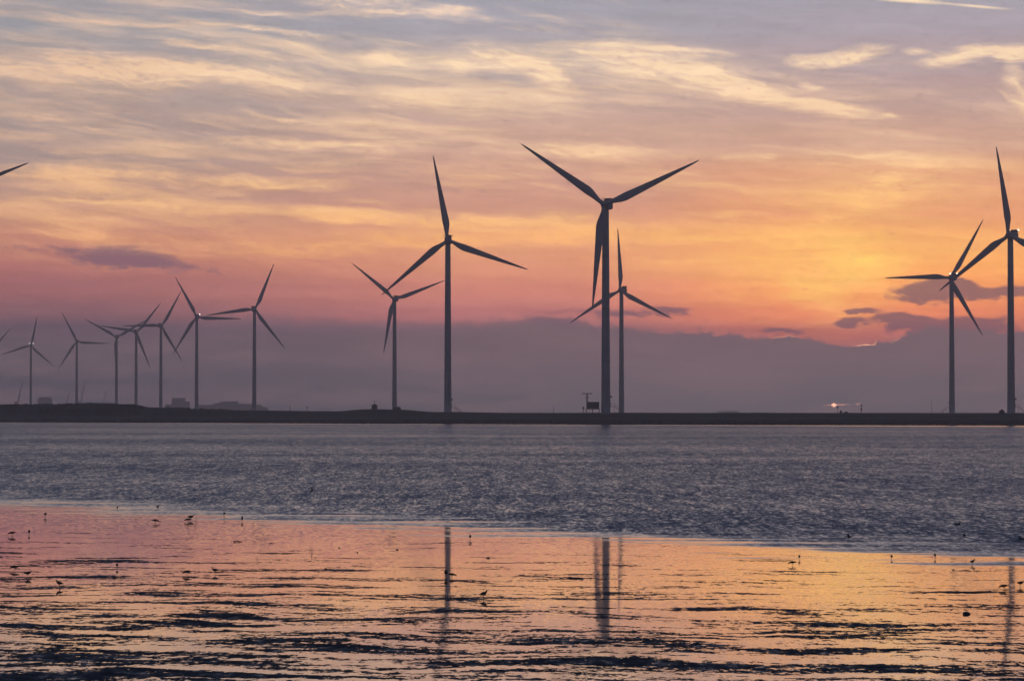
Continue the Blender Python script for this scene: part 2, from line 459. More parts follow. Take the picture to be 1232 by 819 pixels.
def wet_flat(gg, X, Y):
    """mud ridges standing in a film of still water"""
    p = gg.n.new('ShaderNodeBsdfPrincipled')
    wob = gg.noise(gg.comb(X * .22, Y * .12, 2), 1, 3, .5)
    wob2 = gg.noise(gg.comb(X * 1.1, Y * .5, 2.7), 1, 3, .6)
    yy = Y + X * .16 + (wob - .5) * 3.6 + (wob2 - .5) * .9
    big = gg.noise(gg.comb(X * .18, yy * .50, 1.0), 1, 3, .55)
    medn = gg.noise(gg.comb(X * .48, yy * 1.25, 6.0), 1, 6, .66)
    fine = gg.noise(gg.comb(X * 4.2, Y * 2.1, 3.0), 1, 4, .7)
    fin2 = gg.noise(gg.comb(X * 11.0, Y * 3.5, 13.0), 1, 3, .7)
    cover = Y + X * .78 + (wob - .5) * 16.0
    thr = gg.ramp((cover - 40.0) / 100.0,
                  [(0.0, (.472,) * 3), (.13, (.490,) * 3), (.24, (.503,) * 3), (.36, (.526,) * 3), (.50, (.556,) * 3),
                   (.66, (.606,) * 3), (1.0, (.70,) * 3)], 'LINEAR')
    thr, _, _ = gg.sep(thr)
    h = big * .52 + medn * .48 + (fine - .5) * .32 + (fin2 - .5) * .16
    spk = gg.noise(gg.comb(X * 5.0, Y * 2.0, 17.0), 1, 3, .6)
    mud = gg.step(h - thr, -.012, .016)
    mud = gg.m('MAXIMUM', mud, gg.step(spk, .70, .735) * .85)
    mp = gg.n.new('ShaderNodeBsdfPrincipled')
    mn = gg.noise(gg.comb(X * 3.0, Y * 1.6, 0), 1, 5, .7, color=True)
    mnx, mny, _ = gg.sep(mn)
    gg.put(mp.inputs['Base Color'], gg.mix(gg.step(mnx, .35, .65), (.022, .022, .028), (.040, .037, .040)))
    gg.put(mp.inputs['Roughness'], gg.step(mny, .3, .7, .5, .22))
    gg.put(mp.inputs['Normal'], gg.vm('NORMALIZE', gg.comb((mnx - .5) * 1.1, (mny - .5) * 1.5 - .34, 1.0)))
    mp.inputs['Specular IOR Level'].default_value = .30
    # the film of still water between the ridges
    fr = gg.noise(gg.comb(X * .5, Y * .10, 0), 1, 4, .6, color=True)
    frx, fry, _ = gg.sep(fr)
    ff = gg.noise(gg.comb(X * 6.0, Y * 2.4, 5), 1, 4, .65, color=True)
    ffx, ffy, _ = gg.sep(ff)
    film_n = gg.vm('NORMALIZE', gg.comb((frx - .5) * .002 + (ffx - .5) * .004,
                                                         (fry - .5) * .007 + (ffy - .5) * gg.step(Y + X * 1.29, 75.0, 118.0, .022, .085) - gg.step(Y + X * 1.29, 60.0, 118.0, .0, .003), 1.0))
    gg.put(p.inputs['Normal'], film_n)
    # water lies over mud that is itself soaked: two wet surfaces reflect more than one
    p.inputs['Coat Weight'].default_value = .7
    p.inputs['Coat IOR'].default_value = 1.333
    p.inputs['Coat Roughness'].default_value = .05
    gg.put(p.inputs['Coat Normal'], film_n)
    gg.put(p.inputs['Base Color'], (.10, .05, .034))
    gg.put(p.inputs['Roughness'], gg.step(Y + X * 1.29, 72.0, 122.0, .034, .080))
    p.inputs['IOR'].default_value = 1.333
    mx = gg.n.new('ShaderNodeMixShader')
    gg.put(mx.inputs[0], mud)
    gg.l.new(p.outputs[0], mx.inputs[1]); gg.l.new(mp.outputs[0], mx.inputs[2])
    return mx.outputs[0]


# ---- sea
SA, SB, SN = 1.29, 113.8, 1.63       # shoreline: Y + SA X = SB
m, gg, p, out = mat('rippled_sea')
geo = gg.n.new('ShaderNodeNewGeometry')
X, Y, Z = gg.sep(S(gg, geo.outputs['Position']))
s = (Y + X * SA - SB) / SN
sw = gg.noise(gg.comb(X * .085, Y * .11 + X * .11, 0), 1, 3, .5)
sf = gg.noise(gg.comb(X * .11, Y * .42 + X * .05, 3), 1, 5, .6)
s2 = s + (sw - 0.5) * 11.0 + (sf - 0.5) * 36.0 - 1.0
amp = gg.step(s2, 0.0, 15.0)
amp1 = gg.step(s2, -1.5, 3.0)
calm = gg.step(Y + X * .95 + (sw - .5) * 60.0, 1120.0, 1195.0, 1.0, 0.25)      # the lee under the far dike
# waves: three sizes, crests lie across the wind
a1 = gg.noise(gg.comb(X * 5.0, Y * .95, 0), 1, 3, .7, color=True)
a1x, a1y, _ = gg.sep(a1)
a2 = gg.noise(gg.comb(X * 1.1, Y * .16, 5), 1, 4, .65, color=True)
a2x, a2y, _ = gg.sep(a2)
a3 = gg.noise(gg.comb(X * 9.0, Y * 4.2, 9), 1, 2, .6, color=True)
a3x, a3y, _ = gg.sep(a3)
gust = gg.noise(gg.comb(X * .007, Y * .014, 0), 1, 4, .6)
gam = gg.step(gust, .35, .65, .82, 1.22)
sy = (a1y - 0.5) * .62 + (a2y - 0.5) * .24 + (a3y - 0.5) * .30
sy = gg.m('MAXIMUM', sy + 0.135, 0.045) * gam * calm
sx = (a1x - 0.5) * .25 + (a3x - 0.5) * .2
nx = sx * amp
ny = sy * amp * -1.0 + amp1 * -0.040 * (1.0 - amp)
nrm = gg.vm('NORMALIZE', gg.comb(nx, ny, 1.0))
gg.put(p.inputs['Base Color'], (.010, .040, .100))
gg.put(p.inputs['Roughness'], amp1 * .06 + .03)
p.inputs['IOR'].default_value = 1.333
gg.put(p.inputs['Normal'], nrm)
# where the sea runs out, its last film is the same as the wet flat's
mxs = gg.n.new('ShaderNodeMixShader')
gg.put(mxs.inputs[0], amp1)
gg.l.new(wet_flat(gg, X, Y), mxs.inputs[1]); gg.l.new(p.outputs[0], mxs.inputs[2])
gg.l.new(mxs.outputs[0], out.inputs[0])
M['sea'] = m

# ---- wet mudflat
m, gg, p, out = mat('wet_mudflat')
geo = gg.n.new('ShaderNodeNewGeometry')
X, Y, Z = gg.sep(S(gg, geo.outputs['Position']))
gg.n.remove(p)
gg.l.new(wet_flat(gg, X, Y), out.inputs[0])
M['mud'] = m


# ------------------------------------------------------------------ mesh helpers
def link(name, bm, material, parent=None, smooth=True):
    me = bpy.data.meshes.new(name)
    bmesh.ops.recalc_face_normals(bm, faces=bm.faces)
    for f in bm.faces: f.smooth = smooth
    bm.to_mesh(me); bm.free()
    mats = material if isinstance(material, (list, tuple)) else [material]
    for q in mats: me.materials.append(q)
    o = bpy.data.objects.new(name, me); COL.objects.link(o)
    if parent: o.parent = parent
    return o


def tag(o, label=None, cat=None, group=None, kind=None):
    if label: o['label'] = label
    if cat: o['category'] = cat
    if group: o['group'] = group
    if kind: o['kind'] = kind
    return o


def empty(name, loc=(0, 0, 0), rz=0.0):
    o = bpy.data.objects.new(name, None); COL.objects.link(o)
    o.empty_display_size = 1
    o.location = loc; o.rotation_euler = (0, 0, rz)
    return o


def loft(bm, rings, cap=True, mi=0):
    """rings: lists of points of equal length"""
    vs = [[bm.verts.new(p) for p in r] for r in rings]
    n = len(vs[0])
    for a, b in zip(vs[:-1], vs[1:]):
        for i in range(n):
            f = bm.faces.new((a[i], a[(i + 1) % n], b[(i + 1) % n], b[i])); f.material_index = mi
    if cap:
        for r in (vs[0], vs[-1]):
            f = bm.faces.new(r); f.material_index = mi
    return vs


def tube(bm, a, b, r0, r1=None, n=10, mi=0):
    r1 = r0 if r1 is None else r1
    a = Vector(a); b = Vector(b)
    d = (b - a).normalized()
    x = d.orthogonal().normalized(); y = d.cross(x)
    rg = []
    for c, r in ((a, r0), (b, r1)):
        rg.append([c + (x * math.cos(t) + y * math.sin(t)) * r for t in [2 * math.pi * i / n for i in range(n)]])
    loft(bm, rg, True, mi)


def lathe(bm, prof, n=32, mi=0, axis='z', cy=0, cz=0):
    rg = []
    for r, h in prof:
        ring = []
        for i in range(n):
            t = 2 * math.pi * i / n
            if axis == 'z': ring.append((r * math.cos(t), r * math.sin(t), h))
            else: ring.append((r * math.cos(t), h + cy, r * math.sin(t) + cz))
        rg.append(ring)
    loft(bm, rg, True, mi)


def box(bm, c, s, rot=None, mi=0, bev=0.0):
    c = Vector(c)
    t = bmesh.new()
    bmesh.ops.create_cube(t, size=1.0)
    for v in t.verts: v.co = Vector((v.co.x * s[0], v.co.y * s[1], v.co.z * s[2]))
    if bev: bmesh.ops.bevel(t, geom=t.edges[:], offset=bev, segments=2, affect='EDGES')
    mp_ = {}
    for v in t.verts:
        p_ = v.co if rot is None else rot @ v.co
        mp_[v] = bm.verts.new(p_ + c)
    for f in t.faces:
        q = bm.faces.new([mp_[v] for v in f.verts]); q.material_index = mi
    t.free()


# ------------------------------------------------------------------ ground, sea, land
EX = 8500


def sheet(name, xs_, ys_of, z_of, material):
    """a level sheet in many small faces (one huge face loses its reflections far off)"""
    bm = bmesh.new()
    g_ = [[bm.verts.new((x, y, z_of(k))) for k, y in enumerate(ys_of(x))] for x in xs_]
    for a, b in zip(g_[:-1], g_[1:]):
        for k in range(len(a) - 1): bm.faces.new((a[k], b[k], b[k + 1], a[k + 1]))
    return tag(link(name, bm, material, smooth=False), kind='structure')


XS = [-EX, -6000, -4000, -3000, -2200] + [-1700 + 100 * i for i in range(35)] + [2200, 3000, 4000, 6000, EX]
sheet('mudflat', XS, lambda x: [-400, -300, -200, -100, 0, 100, 200, 400, 700, 1000, 1500, 2000, 3000, 4500, 6000, EX], lambda k: 0.0, M['mud'])


def sea_rows(x):
    # the near edge lies under still water and cannot be told from the wet flat
    e = max(-380.0, min(2200.0, SB - SA * x - 30.0))
    return [e + (2300.0 - e) * f for f in (0, .012, .03, .06, .1, .15, .2, .26, .32, .38, .44, .5, .56, .62, .7, .8, .9, 1)]


sheet('sea', XS, sea_rows, lambda k: .0002 if k == 0 else .004, M['sea'])


def foot_line(x):
    """distance of the far shore"""
    k = [(-9000, 1520), (-600, 1520), (-263, 1462), (-81, 1286), (61, 1150), (197, 1100), (500, 1080), (9000, 1080)]
    for (a, ya), (b, yb) in zip(k[:-1], k[1:]):
        if a <= x <= b:
            return ya + (yb - ya) * (x - a) / (b - a) + 5 * math.sin(x * .03) + 3 * math.sin(x * .11)


def top_height(x):
    t = (x + 400) / 800.0
    # crest heights by where they stand along the far shore
    k = [(-3000, 8.6), (-330, 8.9), (-262, 8.9), (-240, 9.1), (-211, 9.45), (-196, 8.7), (-184, 7.1), (-171, 7.2), (-160, 6.7), (-137, 6.1), (-82, 5.6),
         (-66, 6.5), (-52, 6.4), (-35, 5.3), (0, 4.85), (200, 4.65), (3000, 4.6)]
    for (a, ha), (b, hb) in zip(k[:-1], k[1:]):
        if a <= x <= b:
            u_ = (x - a) / (b - a); u_ = u_ * u_ * (3 - 2 * u_)
            h_ = ha + (hb - ha) * u_
            break
    else: h_ = 4.6
    return h_


bm = bmesh.new()
xs = [-8400, -5000, -3000, -1800, -1200, -800, -600] + [-450 + i * 3 for i in range(0, 284)] + [450, 600, 800, 1200, 1800, 3000, 5000, 8400]
prof = [(0, -0.3), (2, 0.25), (5, .9), (9, 1.7), (12, 2.1), (17, 2.5), (26, 2.65), (34, 3.3), (42, .84), (50, .96), (56, 1.0), (70, 1.0), (95, .98), (160, 0), (400, 0), (1500, 0), (4000, 0), (7000, 0)]
rows = []
for x in xs:
    f0 = foot_line(x); H_ = top_height(x)
    col = []
    for k, (d, z) in enumerate(prof):
        nz = mnoise.noise(Vector((x * .03, d * .08, 1))) * .22 + mnoise.noise(Vector((x * .15, d * .2, 4))) * .08
        if k >= 13: z = 4.3; nz = 0
        elif z in (.84, .96, 1.0, .98): z = 3.3 + (H_ - 3.3) * {.84: .45, .96: .85, 1.0: 1, .98: .9}[z]
        if k == 0: nz = 0
        if H_ > 7 and 7 < k < 13:
            nz += mnoise.noise(Vector((x * .08, d * .1, 9))) * 1.0
        if k == 12 and H_ < 6: z = 4.4
        yw = (f0 + d) if k < 15 else (1640 + d)
        col.append(bm.verts.new((x, yw, z + nz)))
    rows.append(col)
for a, b in zip(rows[:-1], rows[1:]):
    for i in range(len(prof) - 1):
        bm.faces.new((a[i], b[i], b[i + 1], a[i + 1]))
tag(link('land', bm, M['land']), kind='structure')
LAND_Z = 4.3

# low scrub over the left hill: nobody could count it
bm = bmesh.new()
rs = random.Random(3)
for i in range(3000):
    x = rs.uniform(-420, -140)
    dd = rs.uniform(38, 92)
    H_ = top_height(x)
    if H_ < 7.2 and rs.random() < .75: continue
    z = 3.3 + (H_ - 3.3) * (min(1, (dd - 34) / 20) if dd < 60 else 1 - (dd - 60) * .004)
    r = rs.uniform(.35, 1.1)
    hgt = r * rs.uniform(.5, .95)
    c = Vector((x, foot_line(x) + dd, z - .1))
    for k in range(14):
        t = rs.uniform(0, 6.28); e = rs.uniform(.1, 1.4)
        dv = Vector((math.cos(t) * math.cos(e), math.sin(t) * math.cos(e), math.sin(e)))
        q = c + Vector((dv.x * r, dv.y * r, dv.z * hgt)) * rs.uniform(.6, 1)
        a_ = Vector((rs.uniform(-1, 1), rs.uniform(-1, 1), rs.uniform(-1, 1))).normalized() * rs.uniform(.15, .4)
        b_ = a_.cross(dv).normalized() * rs.uniform(.15, .35)
        bm.faces.new([bm.verts.new(q + a_), bm.verts.new(q + b_), bm.verts.new(q - a_), bm.verts.new(q - b_)])
tag(link('scrub', bm, M['scrub'], smooth=False), 'low dark scrub covering the hill on the far shore at left', 'scrub', kind='stuff')

bm = bmesh.new()
for i in range(4200):
    x = rs.uniform(-330, 300)
    dd = rs.uniform(-1.0, 8.0)
    r_ = rs.uniform(.15, .6) * (1.6 if rs.random() < .06 else 1)
    c = Vector((x, foot_line(x) + dd, max(0.0, dd * .18)))
    vv = [bm.verts.new(c + Vector((rs.uniform(.6, 1) * r_ * math.cos(t), rs.uniform(.6, 1) * r_ * math.sin(t), -.1))) for t in (0, 1.3, 2.6, 3.8, 5.1)]
    tp = [bm.verts.new(c + Vector((rs.uniform(.3, .8) * r_ * math.cos(t), rs.uniform(.3, .8) * r_ * math.sin(t), rs.uniform(.4, .8) * r_))) for t in (0, 1.3, 2.6, 3.8, 5.1)]
    for k in range(5): bm.faces.new((vv[k], vv[(k + 1) % 5], tp[(k + 1) % 5], tp[k]))
    bm.faces.new(tp)
tag(link('shore_stones', bm, M['stone'], smooth=False), 'dark loose stones along the waterline of the far shore', 'stones', kind='stuff')

# ------------------------------------------------------------------ wind turbines
BL = 45.0
HUBY = -3.3


def blade_mesh():
    bm = bmesh.new()
    rings = []
    N = 30
    for i in range(N + 1):
        t = i / N
        r = 1.0 + t * (BL - 1.0)
        ft = r / BL
        if ft < .05: ch, th = 1.9, 1.9
        elif ft < .22:
            k = (ft - .05) / .17; k = k * k * (3 - 2 * k)
            ch = 1.9 + 1.75 * k; th = 1.9 - 1.05 * k
        else:
            k = (ft - .22) / .78
            ch = 3.65 * (1 - k) ** .92 + .42 * k
            th = .85 * (1 - k) + .06
            if ft > .97: ch *= max(.25, 1 - ((ft - .97) / .03) ** 2 * .8)
        tw = R(11) * (1 - ft) ** 2
        rnd = max(0, min(1, 1 - (ft - .05) / .17))
        le = .95 * (rnd) + (1 - rnd) * ch * .30          # distance of leading edge ahead of the pitch axis
        ring = []
        for j in range(16):
            a = 2 * math.pi * j / 16
            c_ = math.cos(a); s_ = math.sin(a)
            xr = le - ch / 2 + c_ * ch / 2                  # chordwise, + towards leading edge
            foil = s_ * th / 2 * (rnd + (1 - rnd) * (0.55 + 0.45 * c_))
            xx = xr * math.cos(tw) - foil * math.sin(tw)
            yy = xr * math.sin(tw) + foil * math.cos(tw)
            pre = -1.4 * ft ** 2.2                           # tips bend upwind
            ring.append((xx, yy + pre, r))
        rings.append(ring)
    loft(bm, rings)
    me = bpy.data.meshes.new('blade')
    bmesh.ops.recalc_face_normals(bm, faces=bm.faces)
    for f in bm.faces: f.smooth = True
    bm.to_mesh(me); bm.free()
    me.materials.append(M['blade'])
    return me


BLADE = blade_mesh()


def shared(name, build, material, smooth=True):
    bm = bmesh.new(); build(bm)
    me = bpy.data.meshes.new(name)
    bmesh.ops.recalc_face_normals(bm, faces=bm.faces)
    for f in bm.faces: f.smooth = smooth
    bm.to_mesh(me); bm.free()
    for q in (material if isinstance(material, list) else [material]): me.materials.append(q)
    return me


def b_hub(bm):
    lathe(bm, [(.05, -2.1), (.55, -2.0), (1.05, -1.6), (1.45, -.9), (1.6, 0), (1.6, .8), (1.35, 1.05)], 24, 0, 'y', HUBY, 0)


def b_nac(bm):
    rg = []
    for y, w, h0, h1 in ((-2.2, 1.25, -1.2, 1.25), (-1.9, 1.6, -1.55, 1.65), (-.6, 1.8, -1.75, 1.9), (5.5, 1.8, -1.7, 1.95), (8.3, 1.75, -1.35, 1.9), (8.7, 1.55, -1.1, 1.7)):
        ring = []
        for j in range(20):
            a = 2 * math.pi * j / 20
            c_, s_ = math.cos(a), math.sin(a)
            e = .38
            cx_ = math.copysign(abs(c_) ** e, c_) * w
            cz_ = math.copysign(abs(s_) ** e, s_)
            cz_ = cz_ * (h1 - h0) / 2 + (h1 + h0) / 2
            ring.append((cx_, y, cz_))
        rg.append(ring)
    loft(bm, rg)


def b_cool(bm):
    box(bm, (0, 6.9, 2.78), (3.3, 1.7, 1.15), bev=.12)
    box(bm, (0, 6.4, 2.84), (4.9, .3, .14))
def b_red(bm):
    box(bm, (0, 6.6, 2.06), (3.75, 3.4, .3), bev=.05)


HUB = shared('hub', b_hub, M['nacelle'])
NAC = shared('nacelle', b_nac, M['nacelle'])
COOL = shared('cooler', b_cool, M['dark'], False)
REDB = shared('red_band', b_red, M['red'], False)


def b_lamp(bm): lathe(bm, [(.2, 0), (.26, .12), (.26, .4), (.12, .55)], 12)


LAMP_ON = shared('aviation_light', b_lamp, M['lamp'])
LAMP_OFF = shared('aviation_light', b_lamp, M['lens'])


def b_lampbig(bm): lathe(bm, [(.3, 0), (.42, .2), (.42, .6), (.2, .85)], 12)


LAMP_BIG = shared('aviation_light', b_lampbig, M['lamp'])


def child(name, me, parent, loc=(0, 0, 0), rot=(0, 0, 0)):
    o = bpy.data.objects.new(name, me); COL.objects.link(o); o.parent = parent
    o.location = loc; o.rotation_euler = rot
    return o


GRP = 'wind turbines standing on the far shore'


def turbine(hx, hy, Lpx, ang, yaw, label, lit=0, stair=None, tx=None, zbase=None):
    D = BL * F / Lpx
    hub = at(hx, hy, D)
    az = math.atan2(hub.x, hub.y)
    rz = -az - R(yaw)
    rot = Matrix.Rotation(rz, 3, 'Z')
    rootxy = hub - rot @ Vector((0, HUBY, 0))
    zb = LAND_Z if zbase is None else zbase
    root = empty('wind_turbine', (rootxy.x, rootxy.y, zb), rz)
    tag(root, label, 'wind turbine', GRP)
    hz = hub.z - zb
    # tower
    bm = bmesh.new()
    prof_ = [(2.02, 0.25), (2.02, .6)]
    nseg = 14
    for i in range(nseg + 1):
        t = i / nseg
        z = .6 + t * (hz - 1.75 - .6)
        r = 1.98 - .58 * t
        prof_.append((r, z))
    lathe(bm, prof_, 40)
    tw = link('tower', bm, M['tower'], root)
    bm = bmesh.new(); lathe(bm, [(3.2, -2.5), (3.2, .12), (3.05, .25), (2.2, .26)], 36)
    link('foundation', bm, M['concrete'], root)
    child('nacelle', NAC, root, (0, 0, hz)); 
    child('hub', HUB, root, (0, 0, hz))
    child('cooler', COOL, root, (0, 0, hz)); child('red_band', REDB, root, (0, 0, hz))
    for k in range(3):
        th = R(ang + 120 * k)
        # local +z of the blade -> (cos th, 0, sin th); +x (leading edge) on the counter-clockwise side
        b = child('blade', BLADE, root, (0, HUBY, hz), (0, math.pi / 2 - th, 0))
        b.scale = (-1, 1, 1)
    for sx in (-2.3, 2.3):
        child('aviation_light', (LAMP_BIG if lit == 2 else LAMP_ON) if lit else LAMP_OFF, root, (sx, 6.4, hz + 2.9))
    # door with its landing and stair, turned by "stair" degrees around the tower (0 = to the right of the view)
    if stair is not None:
        a = R(stair) - R(-yaw)
        ca, sa = math.cos(a), math.sin(a)
        RM = Matrix.Rotation(a, 3, 'Z')
        def W(x, y, z): return RM @ Vector((x, y, z))
        bm = bmesh.new()
        box(bm, W(2.9, 0, 3.3), (2.0, 1.8, .16), RM)
        for yy_ in (-.85, .85):
            for xx_ in (2.2, 3.8):
                tube(bm, W(xx_, yy_, 3.3), W(xx_, yy_, 4.5), .05, n=6)
            tube(bm, W(2.1, yy_, 4.5), W(3.85, yy_, 4.5), .05, n=6)
            tube(bm, W(3.6, yy_, 3.3), W(3.6, yy_, .1), .07, n=6)
        tube(bm, W(3.85, -.85, 3.9), W(3.85, .85, 3.9), .04, n=6)
        link('landing', bm, M['dark'], root, False)
        bm = bmesh.new()
        for yy_ in (-.55, .55):
            tube(bm, W(3.8, yy_, 3.3), W(7.6, yy_, 0.05), .13, n=6)
            tube(bm, W(3.8, yy_, 4.4), W(7.6, yy_, 1.15), .06, n=6)
            for q in range(4):
                t = q / 3
                tube(bm, W(3.8 + 3.8 * t, yy_, 3.3 - 3.25 * t), W(3.8 + 3.8 * t, yy_, 4.4 - 3.25 * t), .04, n=6)
        for q in range(14):
            t = (q + .5) / 14
            box(bm, W(3.8 + 3.8 * t, 0, 3.3 - 3.25 * t), (.3, 1.1, .05), RM)
        link('stair', bm, M['dark'], root, False)
        bm = bmesh.new()
        box(bm, W(1.98, 0, 4.45), (.12, 1.0, 2.1), RM, bev=.03)
        link('door', bm, M['nacelle'], root, False)
        bm = bmesh.new()
        box(bm, W(2.2, 0, 7.4), (.9, 1.1, .8), RM, bev=.06)
        link('ventilation_box', bm, M['dark'], root, False)
    return root


turbine(727.0, 246, 126.8, 23.8, 10, 'tallest dark turbine in the centre, two blades raised in a wide V', 0, 0)
turbine(538.6, 289, 103.5, 99.9, 2, 'large turbine left of the tallest central one, one blade pointing almost straight up', 0, 0)
turbine(746.0, 349, 74.5, 91.9, 17, 'smaller turbine standing just behind and right of the tallest central tower', 0, None)
turbine(473.9, 359.8, 67, 19.6, 10, 'mid-sized turbine on a low mound, one blade hanging down beside its tower', 0, None)
turbine(306.8, 372, 59.5, 67.8, -8, 'unlit turbine at the right end of the left-hand row, standing apart', 0, 180)
turbine(236.4, 381.4, 54.5, 118.0, 5, 'turbine with two bright white lights, second from the right in the left-hand row', 2, None)
turbine(194.6, 392, 49, 61, -14, 'unlit turbine just left of the nearer of the two with bright white lights')
turbine(164.5, 399.5, 46, 51, -10, 'middle one of three close thin towers with overlapping blades at the left')
turbine(139.8, 405.6, 43, 30, 8, 'small hazy turbine at the left, two blades in a wide V, third along its tower')
turbine(92.2, 411, 39.5, 117, 5, 'small faint unlit turbine just right of the farthest lit one, one blade level')
turbine(37, 415.6, 37, 78, 5, 'smallest whole turbine, far left, with bright white lights beside its hub', 2, None)
turbine(-11, 422, 35, 50, 5, 'turbine cut off at left, only a short hazy blade tip showing low down')
turbine(-61.5, 231.4, 103, 20.4, 10, 'turbine cut off at left, one dark blade tip showing high in the sky')
turbine(1143.4, 334, 80.5, 59.5, 13, 'smaller turbine near the right edge with a level blade pointing left', 1, 180)
turbine(1213.4, 283, 108.5, 97.5, 16, 'large dark turbine cut by the right edge, small lights on its nacelle', 1, 0)

# ------------------------------------------------------------------ things on the far shore
# radar station beside the tallest turbine
Dr = 1215
b0 = at(712, 497, Dr)
root = empty('radar_station', (b0.x, b0.y, LAND_Z))
tag(root, 'dark cabin on stilts with a radar mast, left of the tallest turbine tower', 'radar station')
z0 = 0.4
bm = bmesh.new(); box(bm, (.55, 0, 3.6), (5.1, 3.0, 2.8), bev=.08)
for i in range(8): box(bm, (-1.7 + i * .62, -1.53, 3.6), (.08, .06, 2.5))
link('cabin', bm, M['hut'], root, False)
bm = bmesh.new(); box(bm, (.55, 0, 5.1), (5.5, 3.3, .18), bev=.03); link('roof', bm, M['dark'], root, False)
bm = bmesh.new(); box(bm, (.4, 0, 2.06), (6.2, 3.6, .16)); link('deck', bm, M['dark'], root, False)
for sx in (-2.4, .4, 3.1):
    for sy_ in (-1.5, 1.5):
        bm = bmesh.new(); tube(bm, (sx, sy_, -.3), (sx, sy_, 2.0), .11); link('post', bm, M['dark'], root)
bm = bmesh.new()
tube(bm, (-2.0, 0, 2.0), (-2.0, 0, 8.3), .32, .22)
tube(bm, (-2.0, 0, 7.0), (-2.0, 0, 7.25), .9, .9, 14)
link('mast', bm, M['dark'], root)
bm = bmesh.new()
box(bm, (-2.0, 0, 8.75), (4.4, .35, .32), bev=.08); tube(bm, (-2, 0, 8.3), (-2, 0, 8.65), .3)
link('radar_antenna', bm, M['dark'], root, False)
bm = bmesh.new()
tube(bm, (-3.3, 0, 2.0), (-4.2, 0, -.1), .1); tube(bm, (-3.3, .8, 2.0), (-4.2, .8, -.1), .1)
for i in range(7): box(bm, (-3.3 - .9 * i / 7, .4, 2.0 - 2.1 * i / 7), (.25, .8, .05))
box(bm, (-3.6, 0, 2.6), (.7, .8, 1.1), bev=.05)
link('stair', bm, M['dark'], root, False)


def foot_z(x, y):
    d = y - foot_line(x)
    H_ = top_height(x)
    return H_ - .05 if 45 < d < 100 else LAND_Z


def mast(px, D, h, label, name='navigation_post', blobs=2, r=.12):
    b = at(px, 497, D)
    rt = empty(name, (b.x, b.y, foot_z(b.x, b.y)))
    tag(rt, label, 'post' if 'post' in name else 'mast')
    bm = bmesh.new(); tube(bm, (0, 0, -.5), (0, 0, h), r, r * .8, 8); link('pole', bm, M['dark'], rt)
    bm = bmesh.new()
    if blobs >= 1: lathe(bm, [(.05, h + .5), (.32, h + .35), (.32, h - .35), (.1, h - .5)][::-1], 10)
    if blobs >= 2: lathe(bm, [(.15, h * .55 - .4), (.4, h * .55 - .3), (.4, h * .55 + .3), (.15, h * .55 + .4)], 10)
    if blobs: link('topmark', bm, M['dark'], rt)
    else: bm.free()
    bm = bmesh.new(); box(bm, (0, 0, -.1), (1.0, 1.0, .5), bev=.08); link('base', bm, M['concrete'], rt, False)
    return rt


mast(1036.3, 1330, 4.1, 'dark post with two rounded marks, right of the sun glint on the far shore')
mast(1008, 1330, 3.1, 'thin plain post directly below the sun glint on the far shore', blobs=1, r=.09)
mast(1121, 1500, 7.0, 'thin faint mast left of the smaller right-hand turbine', 'slender_mast', 0, .10)
mast(349, 1600, 5.0, 'thin faint mast right of the last turbine in the left row', 'slender_mast', 0, .14)
mast(369.5, 1650, 3.6, 'short faint mast with one mark, in the empty stretch of shore at left centre', 'slender_mast', 1, .12)
mast(666, 1500, 3.6, 'short faint mast left of the radar cabin', 'slender_mast', 0, .12)


def heap(px, D, w, h, label, name='rubble_heap'):
    b = at(px, 497, D)
    bm = bmesh.new()
    bmesh.ops.create_icosphere(bm, subdivisions=3, radius=1.0)
    sd_ = px * .37
    for v in bm.verts:
        k = 1 + .35 * mnoise.noise(v.co * 1.7 + Vector((sd_, 0, 0)))
        v.co = Vector((v.co.x * w / 2 * k, v.co.y * w / 2 * k, max(-.2, v.co.z * h * k)))
    o = link(name, bm, M['stone'], smooth=False)
    o.location = (b.x, b.y, foot_z(b.x, b.y))
    tag(o, label, 'heap')
    return o


def shore_obj_d(px):
    for D in range(1080, 1640):
        q = at(px, 497, D)
        if q.y - foot_line(q.x) >= 62: return D
    return 1400


heap(1018, shore_obj_d(1018), 1.7, .75, 'low dark lump on the dike between the two posts under the sun glint')
heap(1011.5, shore_obj_d(1011) + 3, 1.0, 1.3, 'small upright lump beside the thin post under the sun glint')
heap(478, shore_obj_d(478), 4.0, 1.3, 'dark heap at the foot of the turbine on the low mound')
heap(1205.5, shore_obj_d(1205), 2.6, 1.5, 'dark heap at the left foot of the large turbine cut by the right edge')

# small transformer hut with an aerial left of the mound turbine
D_ = shore_obj_d(450) + 8
b0 = at(450.5, 493, D_)
root = empty('transformer_hut', (b0.x, b0.y, foot_z(b0.x, b0.y)))
tag(root, 'tiny dark hut with an aerial, left of the turbine on the low mound', 'hut')
bm = bmesh.new(); box(bm, (0, 0, .8), (2.7, 2.2, 2.0), bev=.05); link('wall', bm, M['hut'], root, False)
bm = bmesh.new()
rg = [[(-1.5, y, 1.8), (1.5, y, 1.8), (.25, y, 2.5), (-.25, y, 2.5)] for y in (-1.3, 1.3)]
loft(bm, rg); link('roof', bm, M['dark'], root, False)
bm = bmesh.new(); tube(bm, (-.1, 0, 2.4), (-.1, 0, 4.4), .09); box(bm, (-.1, 0, 3.7), (.8, .1, .1)); link('aerial', bm, M['dark'], root, False)

